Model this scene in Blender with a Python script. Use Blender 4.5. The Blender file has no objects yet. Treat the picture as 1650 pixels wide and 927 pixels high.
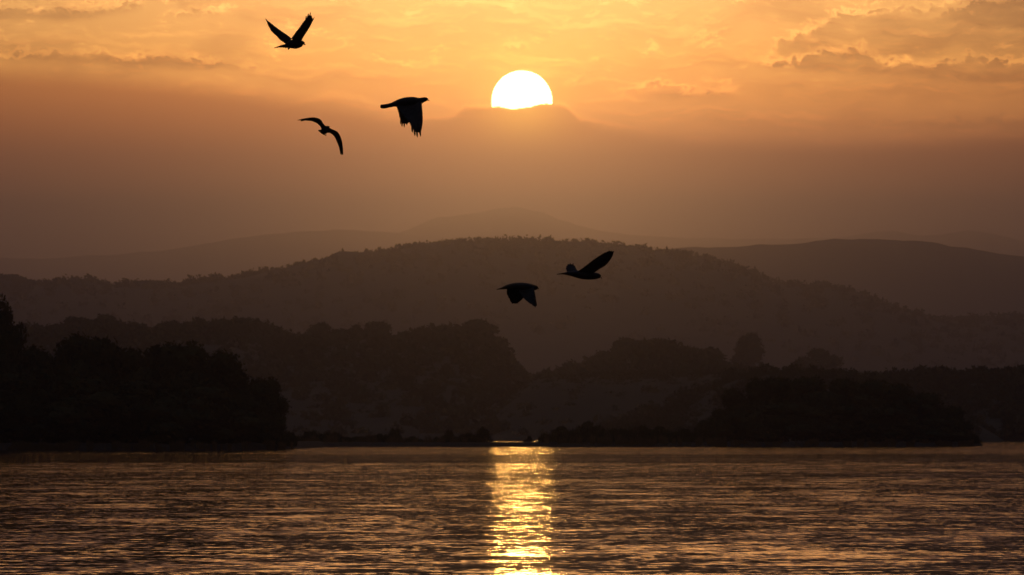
import bpy, math, random
import numpy as np
from mathutils import Vector, noise as mnoise

sc = bpy.context.scene
col = sc.collection
R = math.radians
rng = np.random.default_rng(7)
random.seed(7)

# ------------------------------------------------------------------ camera
FPX = 10601.0            # focal length in photograph pixels (8.9 degrees across 1650 px)
K = 1.0 / FPX            # radians per photograph pixel
CAM_H = 1.5
HOR = 703.0              # photograph row of the true horizon
PITCH = (HOR - 463.5) * K
cam_d = bpy.data.cameras.new('camera')
cam = bpy.data.objects.new('camera', cam_d)
col.objects.link(cam)
cam.location = (0, 0, CAM_H)
cam.rotation_euler = (R(90) + PITCH, 0, 0)
cam_d.sensor_width = 36.0
cam_d.lens = 36.0 * FPX / 1650.0
cam_d.clip_start = 0.5
cam_d.clip_end = 200000.0
cam_d.dof.use_dof = True
cam_d.dof.focus_distance = 75.0
cam_d.dof.aperture_fstop = 18.0
sc.camera = cam

# ------------------------------------------------------------------ node helper
class NT:
    def __init__(self, tree):
        self.t = tree; self.n = tree.nodes; self.l = tree.links
        self.n.clear()
    def node(self, kind, **kw):
        nd = self.n.new(kind)
        for k, v in kw.items():
            setattr(nd, k, v)
        return nd
    def put(self, sock, v):
        if isinstance(v, bpy.types.NodeSocket):
            self.l.new(v, sock)
        elif v is not None:
            sock.default_value = v
    def m(self, op, a, b=None, c=None, clamp=False):
        nd = self.node('ShaderNodeMath', operation=op, use_clamp=clamp)
        self.put(nd.inputs[0], a)
        if b is not None: self.put(nd.inputs[1], b)
        if c is not None: self.put(nd.inputs[2], c)
        return nd.outputs[0]
    def v(self, op, a, b=None, scale=None):
        nd = self.node('ShaderNodeVectorMath', operation=op)
        self.put(nd.inputs[0], a)
        if b is not None: self.put(nd.inputs[1], b)
        if scale is not None: self.put(nd.inputs['Scale'], scale)
        return nd.outputs['Value'] if op in ('DOT_PRODUCT', 'LENGTH') else nd.outputs['Vector']
    def xyz(self, x, y, z):
        nd = self.node('ShaderNodeCombineXYZ')
        self.put(nd.inputs[0], x); self.put(nd.inputs[1], y); self.put(nd.inputs[2], z)
        return nd.outputs[0]
    def sep(self, v):
        nd = self.node('ShaderNodeSeparateXYZ'); self.put(nd.inputs[0], v)
        return nd.outputs
    def noise(self, vec, scale, detail=3.0, rough=0.5, dist=0.0, out='Fac', dims='3D'):
        nd = self.node('ShaderNodeTexNoise', noise_dimensions=dims)
        self.put(nd.inputs['Vector'], vec)
        nd.inputs['Scale'].default_value = scale
        nd.inputs['Detail'].default_value = detail
        nd.inputs['Roughness'].default_value = rough
        nd.inputs['Distortion'].default_value = dist
        return nd.outputs[out]
    def ss(self, v, lo, hi, to0=0.0, to1=1.0):
        nd = self.node('ShaderNodeMapRange', interpolation_type='SMOOTHSTEP')
        self.put(nd.inputs[0], v); self.put(nd.inputs[1], lo); self.put(nd.inputs[2], hi)
        self.put(nd.inputs[3], to0); self.put(nd.inputs[4], to1)
        return nd.outputs[0]
    def ramp(self, fac, stops, interp='LINEAR'):
        nd = self.node('ShaderNodeValToRGB')
        cr = nd.color_ramp; cr.interpolation = interp
        while len(cr.elements) > 1: cr.elements.remove(cr.elements[0])
        cr.elements[0].position = stops[0][0]; cr.elements[0].color = (*stops[0][1], 1)
        for p, c in stops[1:]:
            e = cr.elements.new(p); e.color = (*c, 1)
        self.put(nd.inputs[0], fac)
        return nd.outputs[0]
    def mix(self, fac, a, b, blend='MIX'):
        nd = self.node('ShaderNodeMix', data_type='RGBA', blend_type=blend)
        self.put(nd.inputs[0], fac); self.put(nd.inputs[6], a); self.put(nd.inputs[7], b)
        return nd.outputs[2]

def lin(r, g, b):
    f = lambda c: (c / 255 / 12.92) if c / 255 <= 0.04045 else ((c / 255 + 0.055) / 1.055) ** 2.4
    return (f(r), f(g), f(b))

# ------------------------------------------------------------------ sky
SUN_U, SUN_V = 841.0, 163.0
SUN_AZ = (SUN_U - 825) * K
SUN_EL = (HOR - SUN_V) * K
W = bpy.data.worlds.new('World'); sc.world = W; W.use_nodes = True
n = NT(W.node_tree)
tc = n.node('ShaderNodeTexCoord')
D = n.v('NORMALIZE', tc.outputs['Generated'])
dx, dy, dz = n.sep(D)
az = n.m('ARCTAN2', dx, dy)
el = n.m('ARCSINE', dz)
U = n.m('DIVIDE', n.m('SUBTRACT', az, SUN_AZ), 100 * K)       # hundreds of pixels (0.54 degrees) right of the sun
V = n.m('DIVIDE', n.m('SUBTRACT', SUN_EL, el), 100 * K)       # hundreds of pixels below the sun
E0 = R(8.0)
elp = n.m('MAXIMUM', el, 0.0)
t = n.m('DIVIDE', elp, n.m('ADD', elp, E0))
def tpos(y):                                                   # ramp position of a photograph row
    e = max(0.0, (HOR - y) * K); return e / (e + E0)
def tdeg(d): return R(d) / (R(d) + E0)
SKY = [
    (0.0,        (0.060, 0.045, 0.045)),
    (tpos(480),  (0.070, 0.048, 0.065)),
    (tpos(400),  (0.080, 0.045, 0.060)),
    (tpos(350),  (0.150, 0.060, 0.080)),
    (tpos(325),  (0.320, 0.115, 0.095)),
    (tpos(300),  (0.850, 0.260, 0.130)),
    (tpos(250),  (1.600, 0.480, 0.165)),
    (tpos(200),  (3.000, 0.950, 0.200)),
    (tpos(150),  (4.300, 1.500, 0.270)),
    (tpos(90),   (4.700, 1.950, 0.370)),
    (tpos(0),    (4.400, 2.080, 0.530)),
    (tdeg(5.0),  (2.400, 1.080, 0.370)),
    (tdeg(7.0),  (0.600, 0.330, 0.150)),
    (tdeg(11.0), (0.180, 0.120, 0.095)),
    (tdeg(20.0), (0.110, 0.110, 0.130)),
    (tdeg(45.0), (0.130, 0.150, 0.220)),
    (tdeg(90.0), (0.130, 0.165, 0.260)),
]
base = n.ramp(t, [(p, tuple(c / 5 for c in cc)) for p, cc in SKY])   # halved here, doubled below
base = n.v('SCALE', base, scale=5.0)
# dimming away from the sun's azimuth, gone at the zenith
au = n.m('ABSOLUTE', U)
side = n.m('DIVIDE', 1.0, n.m('ADD', 1.0, n.m('POWER', n.m('DIVIDE', au, 9.0), 2.0)))
side = n.m('ADD', 0.14, n.m('MULTIPLY', side, 0.86))
side = n.m('ADD', n.m('MULTIPLY', side, n.ss(el, R(25), R(60), 1.0, 0.0)), n.ss(el, R(25), R(60), 0.0, 0.5))
base = n.v('SCALE', base, scale=side)
P2 = n.xyz(U, V, 0.0)
# slow warp used by every cloud
wn = n.noise(P2, 0.9, 4, 0.55, out='Color')
P2w = n.v('ADD', P2, n.v('SCALE', n.v('SUBTRACT', wn, (0.5, 0.5, 0.5)), scale=0.55))
# cloud bank: its upper edge (photograph column, row) crosses the lower part of the sun
EDGE = [(-400, 95), (0, 112), (200, 124), (400, 148), (560, 170), (690, 190), (735, 182), (752, 171), (780, 171), (805, 173),
        (825, 176), (850, 173), (875, 168), (898, 167), (915, 172), (928, 186), (960, 196), (1000, 203), (1080, 214), (1200, 222), (1320, 228),
        (1500, 222), (1650, 212), (2050, 190)]
fc = n.node('ShaderNodeFloatCurve')
u01 = n.m('DIVIDE', n.m('ADD', U, (SUN_U + 400) / 100), 24.5)
n.put(fc.inputs['Value'], u01)
cm = fc.mapping; cu = cm.curves[0]
pts = [((x + 400) / 2450.0, y / 400.0) for x, y in EDGE]
cu.points[0].location = pts[0]; cu.points[-1].location = pts[-1]
for p in pts[1:-1]: cu.points.new(*p)
for p in cu.points: p.handle_type = 'AUTO_CLAMPED'
cm.update()
edgeV = n.m('SUBTRACT', n.m('MULTIPLY', fc.outputs[0], 4.0), SUN_V / 100)
bil = n.noise(P2, 7.5, 8, 0.68)
edgeN = n.m('ADD', edgeV, n.m('MULTIPLY', n.m('SUBTRACT', bil, 0.5), 0.12))
below = n.m('SUBTRACT', V, edgeN)
near_sun = n.m('EXPONENT', n.m('MULTIPLY', n.m('POWER', n.m('DIVIDE', U, 1.5), 2.0), -1.0))
soft = n.m('ADD', 0.05, n.m('MULTIPLY', n.m('SUBTRACT', 1.0, near_sun), 0.24))
bank = n.ss(below, n.m('MULTIPLY', soft, -0.5), soft)
# the bank thins out again lower down, where haze takes over
bankdeep = n.m('MULTIPLY', bank, n.ss(V, 0.6, 2.2, 1.0, 0.45))
skyc = n.mix(n.m('MULTIPLY', bankdeep, 0.80), base, n.v('MULTIPLY', base, (0.52, 0.36, 0.28)))
rim = n.m('EXPONENT', n.m('MULTIPLY', n.m('POWER', n.m('DIVIDE', below, 0.035), 2.0), -1.0))
rim = n.m('MULTIPLY', rim, n.m('MULTIPLY', near_sun, 0.55))
# streaked clouds above the bank
sp = n.v('MULTIPLY', P2w, (0.30, 1.6, 1.0))
s1 = n.noise(n.v('ADD', sp, (3.1, 7.7, 0.0)), 1.3, 8, 0.62)
s2 = n.noise(n.v('ADD', sp, (3.1, 7.58, 0.0)), 1.3, 8, 0.62)          # the same cloud, looked up a little higher: gives the lit upper rims
cover = n.ss(s1, 0.43, 0.62)
rimc = n.m('MAXIMUM', n.m('MULTIPLY', n.m('SUBTRACT', s1, s2), 4.5), 0.0)
# cover thickens away from the sun, above all in the upper right
right = n.m('MULTIPLY', n.ss(U, 1.2, 5.0), n.ss(V, 0.9, -0.6))
left = n.m('MULTIPLY', n.ss(U, -1.8, -5.5), n.ss(V, 0.5, -0.5))
reach = n.m('ADD', 0.16, n.m('ADD', n.m('MULTIPLY', right, 0.22), n.m('MULTIPLY', left, 0.22)), clamp=True)
hi_mask = n.ss(below, 0.45, -0.25)
cov = n.m('MULTIPLY', n.m('MULTIPLY', cover, reach), hi_mask)
skyc = n.mix(n.m('MULTIPLY', cov, 1.0), skyc, n.v('MULTIPLY', skyc, (0.36, 0.24, 0.22)))
# banks and wisps of cloud that can be told apart: upper edge, lower edge (photograph column, row), depth of shade, lit rim
def curve(pts_):
    nd = n.node('ShaderNodeFloatCurve'); n.put(nd.inputs['Value'], u01)
    cc_ = nd.mapping.curves[0]; q_ = [((x + 400) / 2450.0, (y + 100) / 500.0) for x, y in pts_]
    if q_[0][0] > 0: q_ = [(0.0, q_[0][1])] + q_
    if q_[-1][0] < 1: q_ = q_ + [(1.0, q_[-1][1])]
    cc_.points[0].location = q_[0]; cc_.points[-1].location = q_[-1]
    for p in q_[1:-1]: cc_.points.new(*p)
    for p in cc_.points: p.handle_type = 'AUTO_CLAMPED'
    nd.mapping.update()
    return n.m('SUBTRACT', n.m('MULTIPLY', nd.outputs[0], 5.0), (100 + SUN_V) / 100)
bl = n.noise(n.v('MULTIPLY', P2w, (0.8, 1.1, 1.0)), 3.2, 9, 0.62)
bl = n.m('SUBTRACT', 0.09, n.m('MULTIPLY', n.m('ABSOLUTE', n.m('SUBTRACT', bl, 0.5)), 1.15))     # rounded heads
bl2 = n.m('SUBTRACT', n.noise(n.v('MULTIPLY', P2w, (0.5, 1.6, 1.0)), 2.4, 7, 0.6), 0.5)
CLOUDS = [
    ([(1215, 92), (1250, 66), (1290, 48), (1330, 28), (1350, 16), (1400, 12), (1440, 8), (1500, 10), (1520, 0), (1650, -25), (2050, -40)],
     [(1215, 94), (1270, 98), (1350, 84), (1420, 96), (1500, 100), (1650, 104), (2050, 110)], 0.38, 0.42, 0.16),
    ([(1175, 103), (1225, 94), (1270, 98), (1300, 82), (1350, 74), (1395, 77), (1410, 88), (1440, 97), (1500, 98), (1560, 88), (1650, 96), (2050, 100)],
     [(1175, 104), (1250, 116), (1350, 121), (1450, 128), (1650, 142), (2050, 160)], 0.60, 0.40, 0.14),
    ([(1490, 30), (1520, 12), (1560, 2), (1650, -10), (2050, -30)], [(1490, 32), (1560, 47), (1650, 50), (2050, 50)], 0.48, 0.40, 0.10),
    ([(1090, 70), (1120, 54), (1150, 49), (1194, 48)], [(1090, 72), (1130, 68), (1194, 50)], 0.18, 0.50, 0.05),
    ([(893, 133), (920, 123), (945, 118), (957, 130)], [(893, 134), (920, 138), (957, 132)], 0.30, 0.40, 0.08),
    ([(975, 146), (1030, 133), (1080, 128), (1100, 140), (1180, 137), (1205, 148)], [(975, 148), (1060, 168), (1140, 172), (1205, 150)], 0.30, 0.42, 0.25),
    ([(1300, 196), (1420, 190), (1650, 186), (2050, 180)], [(1300, 200), (1420, 212), (1650, 216), (2050, 220)], 0.34, 0.0, 0.20),
    ([(-400, 0), (0, 4), (120, 8), (228, 2), (248, 18)], [(-400, 40), (0, 37), (100, 38), (200, 26), (248, 19)], 0.40, 0.30, 0.12),
    ([(252, 22), (290, 12), (350, 9), (385, 20)], [(252, 24), (300, 32), (385, 24)], 0.26, 0.40, 0.10),
    ([(-400, 70), (0, 84), (60, 83), (130, 80), (200, 86), (260, 82), (330, 91), (400, 102), (440, 114)], [(-400, 100), (0, 102), (200, 112), (320, 118), (440, 117)], 0.42, 0.26, 0.14),
    ([(795, 78), (820, 66), (850, 70), (866, 80)], [(795, 80), (830, 88), (866, 82)], 0.10, 0.40, 0.10),
    ([(905, 60), (1000, 48), (1100, 30), (1230, 8), (1300, -6)], [(905, 61), (1000, 56), (1150, 44), (1300, 0)], 0.16, 0.0, 0.25),
]
rims = 0.0
for top_, bot_, shade_, rim_, sf_ in CLOUDS:
    tv = n.m('ADD', curve(top_), bl); bv = n.m('ADD', curve(bot_), n.m('MULTIPLY', bl2, 0.16))
    d_ = n.m('SUBTRACT', V, tv)
    mk = n.m('MULTIPLY', n.ss(d_, -0.01, 0.11), n.ss(n.m('SUBTRACT', bv, V), -sf_ * 0.3, sf_))
    xs_ = (top_[0][0] - SUN_U) / 100; xe_ = (top_[-1][0] - SUN_U) / 100
    win = n.m('MULTIPLY', n.ss(U, xs_, xs_ + 0.35), n.ss(U, xe_ - 0.35, xe_, 1.0, 0.0))
    tone = n.m('ADD', 0.75, n.m('MULTIPLY', bl2, 1.6))
    mk = n.m('MULTIPLY', n.m('MULTIPLY', mk, win), n.m('MULTIPLY', tone, shade_), clamp=True)
    skyc = n.mix(mk, skyc, n.v('MULTIPLY', skyc, (0.24, 0.14, 0.12)))
    if rim_ > 0:
        rr_ = n.m('MULTIPLY', n.m('EXPONENT', n.m('MULTIPLY', n.m('POWER', n.m('DIVIDE', n.m('SUBTRACT', d_, 0.01), 0.055), 2.0), -1.0)), n.m('MULTIPLY', win, rim_))
        rr_ = n.m('MULTIPLY', rr_, n.ss(bl2, -0.16, 0.12, 0.2, 1.3))
        rims = n.m('ADD', rims, rr_)
rim2 = rims
# small ragged puffs lit from behind
pf = n.noise(n.v('MULTIPLY', P2w, (0.7, 1.5, 1.0)), 2.6, 8, 0.68)
puff = n.m('MULTIPLY', n.ss(pf, 0.56, 0.70), n.m('MULTIPLY', hi_mask, n.ss(V, 0.2, -1.0, 0.0, 0.55)))
gain = n.m('ADD', 1.0, n.m('ADD', n.m('ADD', rim, rim2), n.m('ADD', puff, n.m('MULTIPLY', n.m('MULTIPLY', rimc, hi_mask), 0.6))))
skyc = n.v('SCALE', skyc, scale=gain)
# glow round the sun
r2 = n.m('ADD', n.m('POWER', U, 2.0), n.m('POWER', n.m('MULTIPLY', V, 1.15), 2.0))
r1 = n.m('SQRT', r2)
g1 = n.m('EXPONENT', n.m('MULTIPLY', r1, -0.95))
g2 = n.m('EXPONENT', n.m('MULTIPLY', n.m('POWER', n.m('DIVIDE', r1, 0.62), 2.0), -1.0))
g3 = n.m('EXPONENT', n.m('MULTIPLY', r1, -0.32))
glow = n.v('ADD', n.v('SCALE', (1.3, 0.60, 0.06), scale=g1), n.v('SCALE', (1.2, 0.80, 0.10), scale=g2))
glow = n.v('ADD', glow, n.v('SCALE', (0.25, 0.09, 0.01), scale=g3))
glow = n.v('SCALE', glow, scale=n.ss(V, 0.3, 1.7, 1.0, 0.15))
skyc = n.v('ADD', skyc, glow)
# solar disc, cut off by the cloud bank
sd = (math.sin(SUN_AZ) * math.cos(SUN_EL), math.cos(SUN_AZ) * math.cos(SUN_EL), math.sin(SUN_EL))
dist = n.v('LENGTH', n.v('CROSS_PRODUCT', D, sd))
front = n.m('GREATER_THAN', n.v('DOT_PRODUCT', D, sd), 0.5)
disc = n.m('MULTIPLY', n.ss(dist, 48.0 * K, 49.8 * K, 1.0, 0.0), front)
disc = n.m('MULTIPLY', disc, n.ss(below, -0.012, 0.008, 1.0, 0.0))
skyc = n.mix(disc, skyc, (44.0, 25.0, 9.0, 1))
# daylight sky under the dusk colours
ns = n.node('ShaderNodeTexSky', sky_type='NISHITA')
ns.sun_disc = False; ns.sun_elevation = SUN_EL; ns.sun_rotation = SUN_AZ; ns.dust_density = 4.0
bg1 = n.node('ShaderNodeBackground'); n.put(bg1.inputs['Color'], skyc); bg1.inputs['Strength'].default_value = 1.0
bg2 = n.node('ShaderNodeBackground'); n.put(bg2.inputs['Color'], ns.outputs[0]); bg2.inputs['Strength'].default_value = 0.002
ad = n.node('ShaderNodeAddShader'); n.l.new(bg1.outputs[0], ad.inputs[0]); n.l.new(bg2.outputs[0], ad.inputs[1])
wo = n.node('ShaderNodeOutputWorld'); n.l.new(ad.outputs[0], wo.inputs['Surface'])

# ------------------------------------------------------------------ sun lamp, exposure
sl = bpy.data.lights.new('sun_lamp', 'SUN')
sl.energy = 0.024; sl.angle = R(0.53); sl.color = (1.0, 0.46, 0.10)
so = bpy.data.objects.new('sun_lamp', sl); col.objects.link(so)
so.rotation_euler = (Vector(sd)).to_track_quat('Z', 'Y').to_euler()
vs = sc.view_settings
vs.view_transform = 'Standard'; vs.look = 'None'; vs.exposure = 0.0; vs.gamma = 1.0; vs.use_curve_mapping = False
sc.render.engine = 'CYCLES'
cy = sc.cycles
cy.use_denoising = True
try: cy.denoiser = 'OPENIMAGEDENOISE'
except Exception: pass
cy.sample_clamp_direct = 0.0
cy.sample_clamp_indirect = 0.0
cy.max_bounces = 5; cy.diffuse_bounces = 1; cy.glossy_bounces = 2; cy.volume_bounces = 0
cy.transparent_max_bounces = 8

# ------------------------------------------------------------------ general helpers
def ray(u, v):
    """direction (per metre of depth y) through a photograph pixel"""
    a = u - 825.0; b = 463.5 - v
    c, s = math.cos(PITCH), math.sin(PITCH)
    y = FPX * c - b * s; z = FPX * s + b * c
    return a / y, z / y
def at(u, v, y):
    rx, rz = ray(u, v); return Vector((rx * y, y, CAM_H + rz * y))
def zrow(v, y):
    return CAM_H + ray(825, v)[1] * y
def xcol(u, y):
    return (u - 825) * K * y
def interp(pts, x):
    return float(np.interp(x, [p[0] for p in pts], [p[1] for p in pts]))
def mesh_obj(name, verts, faces, mats, parent=None, smooth=False):
    me = bpy.data.meshes.new(name)
    me.from_pydata([tuple(map(float, p)) for p in verts], [], [tuple(map(int, f)) for f in faces])
    for m_ in (mats if isinstance(mats, (list, tuple)) else [mats]): me.materials.append(m_)
    if smooth: me.polygons.foreach_set('use_smooth', [True] * len(me.polygons))
    me.update()
    o = bpy.data.objects.new(name, me); col.objects.link(o)
    if parent is not None: o.parent = parent
    return o
def tag(o, label=None, cat=None, group=None, kind=None):
    if label: o['label'] = label
    if cat: o['category'] = cat
    if group: o['group'] = group
    if kind: o['kind'] = kind
    return o
def fbm(x, y, z=0.0, oct_=4, h=0.9):
    return mnoise.fractal(Vector((x, y, z)), h, 2.1, oct_)

# ------------------------------------------------------------------ materials
def new_mat(name):
    m_ = bpy.data.materials.new(name); m_.use_nodes = True
    return m_, NT(m_.node_tree)
def surf(nt, col_, rough=0.8, normal=None, spec=0.2, **kw):
    b = nt.node('ShaderNodeBsdfPrincipled')
    nt.put(b.inputs['Base Color'], col_); nt.put(b.inputs['Roughness'], rough)
    nt.put(b.inputs['Specular IOR Level'], spec)
    if normal is not None: nt.put(b.inputs['Normal'], normal)
    for k_, v_ in kw.items(): nt.put(b.inputs[k_], v_)
    o = nt.node('ShaderNodeOutputMaterial'); nt.l.new(b.outputs[0], o.inputs['Surface'])
    return b
def foliage(name, c0, c1, scale):
    m_, q = new_mat(name)
    tcn = q.node('ShaderNodeTexCoord')
    oi = q.node('ShaderNodeObjectInfo')
    nz = q.noise(tcn.outputs['Object'], scale, 3, 0.6)
    c = q.ramp(q.ss(nz, 0.3, 0.7), [(0, c0), (1, c1)])
    c = q.mix(q.m('MULTIPLY', oi.outputs['Random'], 0.4), c, (c1[0] * 1.2, c1[1], c1[2] * 0.8, 1))
    surf(q, c, 1.0, spec=0.02)
    return m_
M_LEAF = foliage('leaf_green', (0.028, 0.036, 0.018), (0.048, 0.056, 0.026), 6.0)
M_REED = foliage('reed_brown', (0.060, 0.050, 0.025), (0.110, 0.090, 0.045), 9.0)
def bark():
    m_, q = new_mat('bark')
    tcn = q.node('ShaderNodeTexCoord')
    nz = q.noise(q.v('MULTIPLY', tcn.outputs['Object'], (9, 9, 1.5)), 6.0, 4, 0.6)
    surf(q, q.ramp(nz, [(0.3, (0.045, 0.034, 0.025)), (0.7, (0.11, 0.085, 0.065))]), 0.9)
    return m_
M_BARK = bark()
def earth(name, a, b, sc_):
    m_, q = new_mat(name)
    g = q.node('ShaderNodeNewGeometry')
    nz = q.noise(g.outputs['Position'], sc_, 5, 0.6)
    bp = q.node('ShaderNodeBump'); q.put(bp.inputs['Height'], nz); bp.inputs['Strength'].default_value = 0.6
    surf(q, q.ramp(nz, [(0.35, a), (0.65, b)]), 0.95, bp.outputs[0])
    return m_
M_HILL = earth('hill_scrub', (0.016, 0.020, 0.011), (0.028, 0.030, 0.017), 0.02)
M_MUD = earth('shore_mud', (0.022, 0.013, 0.006), (0.042, 0.026, 0.012), 0.8)

# water: calm lake with wind ripples; the slope of the surface is a noise field in world metres
M_WATER, q = new_mat('lake_water')
geo = q.node('ShaderNodeNewGeometry')
pos = geo.outputs['Position']
def slope_layer(fx, fy, scale, detail, off):
    v_ = q.v('ADD', q.v('MULTIPLY', pos, (fx, fy, 0.0)), off)
    c_ = q.noise(v_, scale, detail, 0.55, out='Color')
    return q.v('SUBTRACT', c_, (0.5, 0.5, 0.5))
LA = slope_layer(2.0, 2.2, 1.0, 2.5, (11.3, 4.7, 0.0))
LB = slope_layer(9.0, 2.2, 1.0, 1.5, (5.1, 8.2, 3.0))
LA = q.v('ADD', q.v('SCALE', LA, scale=0.80), q.v('SCALE', LB, scale=0.50))
LC = slope_layer(0.55, 0.25, 1.0, 2.0, (1.7, 2.2, 9.0))
gust = q.noise(q.v('MULTIPLY', pos, (0.010, 0.022, 0.0)), 1.0, 4, 0.6)
gust2 = q.noise(q.v('MULTIPLY', pos, (0.035, 0.11, 0.0)), 1.0, 4, 0.6)
gust = q.m('ADD', q.ss(gust, 0.36, 0.62, 0.35, 0.95), q.ss(gust2, 0.38, 0.64, 0.08, 0.55))
wl = q.m('ADD', q.sep(pos)[1], q.m('MULTIPLY', q.m('SUBTRACT', q.noise(q.v('MULTIPLY', pos, (0.02, 0.012, 0.0)), 1.0, 3, 0.6), 0.5), 160.0))
lane = q.m('MULTIPLY', q.ss(wl, 350, 400), q.ss(wl, 500, 590, 1.0, 0.0))          # a calm lane across the lake
gust = q.m('MULTIPLY', gust, q.m('SUBTRACT', 1.0, q.m('MULTIPLY', lane, 0.50)))
mag = q.m('ADD', q.v('LENGTH', LA), 0.03)
sl_ = q.v('ADD', q.v('SCALE', q.v('SCALE', LA, scale=mag), scale=0.64), q.v('SCALE', LC, scale=0.055))
sl_ = q.v('SCALE', sl_, scale=gust)
sx, sy, sz_ = q.sep(sl_)
nrm = q.v('NORMALIZE', q.xyz(sx, sy, 1.0))
surf(q, (0.045, 0.040, 0.042, 1), 0.045, nrm, 0.5, IOR=1.333)

# ------------------------------------------------------------------ setting
# one sheet of lake water
wx, wy0, wy1 = 36000, -2000, 34500
water = mesh_obj('water', [(-wx, wy0, 0), (wx, wy0, 0), (wx, wy1, 0), (-wx, wy1, 0)], [(0, 1, 2, 3)], M_WATER)
tag(water, 'dark rippled lake with an orange glitter path under the low sun', kind='structure')

def ridge(name, label, D0, prof, u0, u1, du, front, back, rough, mat, seed, rows=18):
    """a hill range whose crest follows prof (photograph column -> row) at distance D0"""
    us = np.arange(u0, u1 + du, du); verts = []; nr = rows
    ys = [-front + (front) * i / nr for i in range(nr + 1)] + [back * (j + 1) / 6 for j in range(6)]
    for yo in ys:
        for u in us:
            x = xcol(u, D0)
            top = zrow(interp(prof, u), D0)
            k_ = (yo + front) / front if yo <= 0 else 1 - yo / back
            sh = (math.sin(min(1, max(0, k_)) * math.pi / 2)) ** 1.25
            z = top * sh
            z += rough * (fbm(x / 180 + seed, yo / 180, seed, 5)) * (0.35 + sh) * (0.5 if abs(yo) < 1 else 1.0)
            if k_ <= 0: z = -0.8
            verts.append((x, D0 + yo, z if k_ <= 0 else max(z, 0.35)))
    nu = len(us); faces = []
    for r in range(len(ys) - 1):
        for i in range(nu - 1):
            a = r * nu + i; faces.append((a, a + 1, a + nu + 1, a + nu))
    o = mesh_obj(name, verts, faces, mat, smooth=True)
    tag(o, label, kind='structure')
    return o

P_MAIN = [(-900, 470), (-500, 440), (-200, 455), (0, 450), (20, 449), (60, 462), (110, 468), (150, 456), (185, 468), (215, 474), (235, 462),
          (300, 466), (400, 452), (470, 440), (540, 427), (560, 417), (610, 419), (650, 409), (700, 400), (750, 397), (830, 397), (900, 398), (960, 402),
          (1010, 407), (1060, 413), (1120, 422), (1170, 437), (1220, 458), (1270, 466), (1330, 470), (1380, 488), (1420, 505), (1470, 522),
          (1540, 520), (1600, 517), (1650, 513), (1900, 500), (2300, 520)]
P_RIGHT = [(700, 470), (900, 430), (1060, 406), (1120, 404), (1200, 400), (1280, 393), (1340, 388), (1420, 392), (1500, 394), (1540, 402), (1600, 410),
           (1660, 416), (1900, 400), (2400, 430)]
P_LEFTF = [(-900, 400), (-300, 420), (0, 418), (120, 416), (260, 405), (380, 385), (480, 374), (540, 370), (620, 374), (700, 384), (800, 400), (950, 430)]
P_PEAK = [(300, 470), (560, 400), (640, 376), (700, 352), (770, 344), (800, 336), (830, 333), (870, 342), (910, 358), (960, 372), (1050, 382),
          (1200, 386), (1350, 384), (1400, 376), (1440, 373), (1480, 382), (1530, 376), (1560, 371), (1600, 378), (1650, 390), (1900, 380), (2500, 420)]
hill_main = ridge('wooded_hill', 'broad dark wooded hill across the middle, its crest lined with small trees', 8000, P_MAIN, -900, 2300, 7, 2600, 1500, 5.0, M_HILL, 3.1)
ridge('far_hill', 'hazy ridge behind the right shoulder of the wooded hill', 14000, P_RIGHT, 700, 2400, 10, 2500, 1500, 7.0, M_HILL, 8.3)
ridge('far_hill', 'faint left ridge just above the wooded hill', 29500, P_LEFTF, -900, 950, 14, 2500, 2000, 9.0, M_HILL, 5.9)
ridge('far_hill', 'faintest hazy peak rising behind the crest below the sun', 31500, P_PEAK, 300, 2500, 14, 2500, 2500, 9.0, M_HILL, 1.7)

# low wooded rise behind the far shore
P_MID = [(-900, 560), (-300, 545), (0, 545), (100, 545), (200, 538), (260, 548), (340, 538), (430, 535), (480, 560), (540, 556), (600, 548), (640, 562), (700, 545), (760, 545),
         (800, 565), (822, 600), (850, 622), (900, 612), (950, 600), (1000, 575), (1060, 568), (1120, 590), (1170, 606), (1220, 612), (1300, 616), (1400, 622),
         (1500, 625), (1700, 625), (2400, 620)]
rise = ridge('wooded_rise', 'low rise of woodland between the lake and the hill', 3000, P_MID, -900, 2400, 6, 1000, 900, 1.2, M_HILL, 6.6, rows=14)

def bank(name, label, outline_front, y_back, hmax, mat, seed, steps=16):
    """low land whose near edge follows outline_front: (photograph column, distance)"""
    u0, u1 = outline_front[0][0], outline_front[-1][0]
    verts = []; us = np.linspace(u0, u1, 120)
    for j in range(steps + 1):
        for i, u in enumerate(us):
            yf = interp(outline_front, u); y = yf + (y_back - yf) * (j / steps) ** 1.6
            e = min(1.0, (i / 119) / 0.04, (1 - i / 119) / 0.04)
            k_ = (j / steps) ** 1.6 * (y_back - yf)
            x = xcol(u, interp(outline_front, u)) + 0.6 * fbm(u / 9, y / 6, seed)
            bk = (1 - j / steps) * (y_back - yf)
            z = -0.25 + min(hmax, 0.12 * k_, 0.10 * bk + 0.1) * 1.0 + 0.12 * fbm(x / 4, y / 4, seed) * min(1, k_)
            z = z * e - (1 - e) * 0.6
            if j == 0: z = -0.5
            verts.append((x, y + 0.9 * fbm(x / 11, seed, 2.0), z))
    faces = []
    for r in range(steps):
        for i in range(119):
            a = r * 120 + i; faces.append((a, a + 1, a + 121, a + 120))
    return tag(mesh_obj(name, verts, faces, mat, smooth=True), label, kind='structure')
bank('shore_bank', 'low muddy bank under the black trees on the left', [(-700, 700), (0, 722), (200, 728), (400, 742), (470, 765), (490, 800)], 1250, 1.0, M_MUD, 1.0)
bank('sand_spit', 'thin dark spit of land across the lake in the middle', [(455, 905), (600, 925), (800, 930), (1000, 935), (1175, 935)], 990, 0.85, M_MUD, 2.0)
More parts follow.
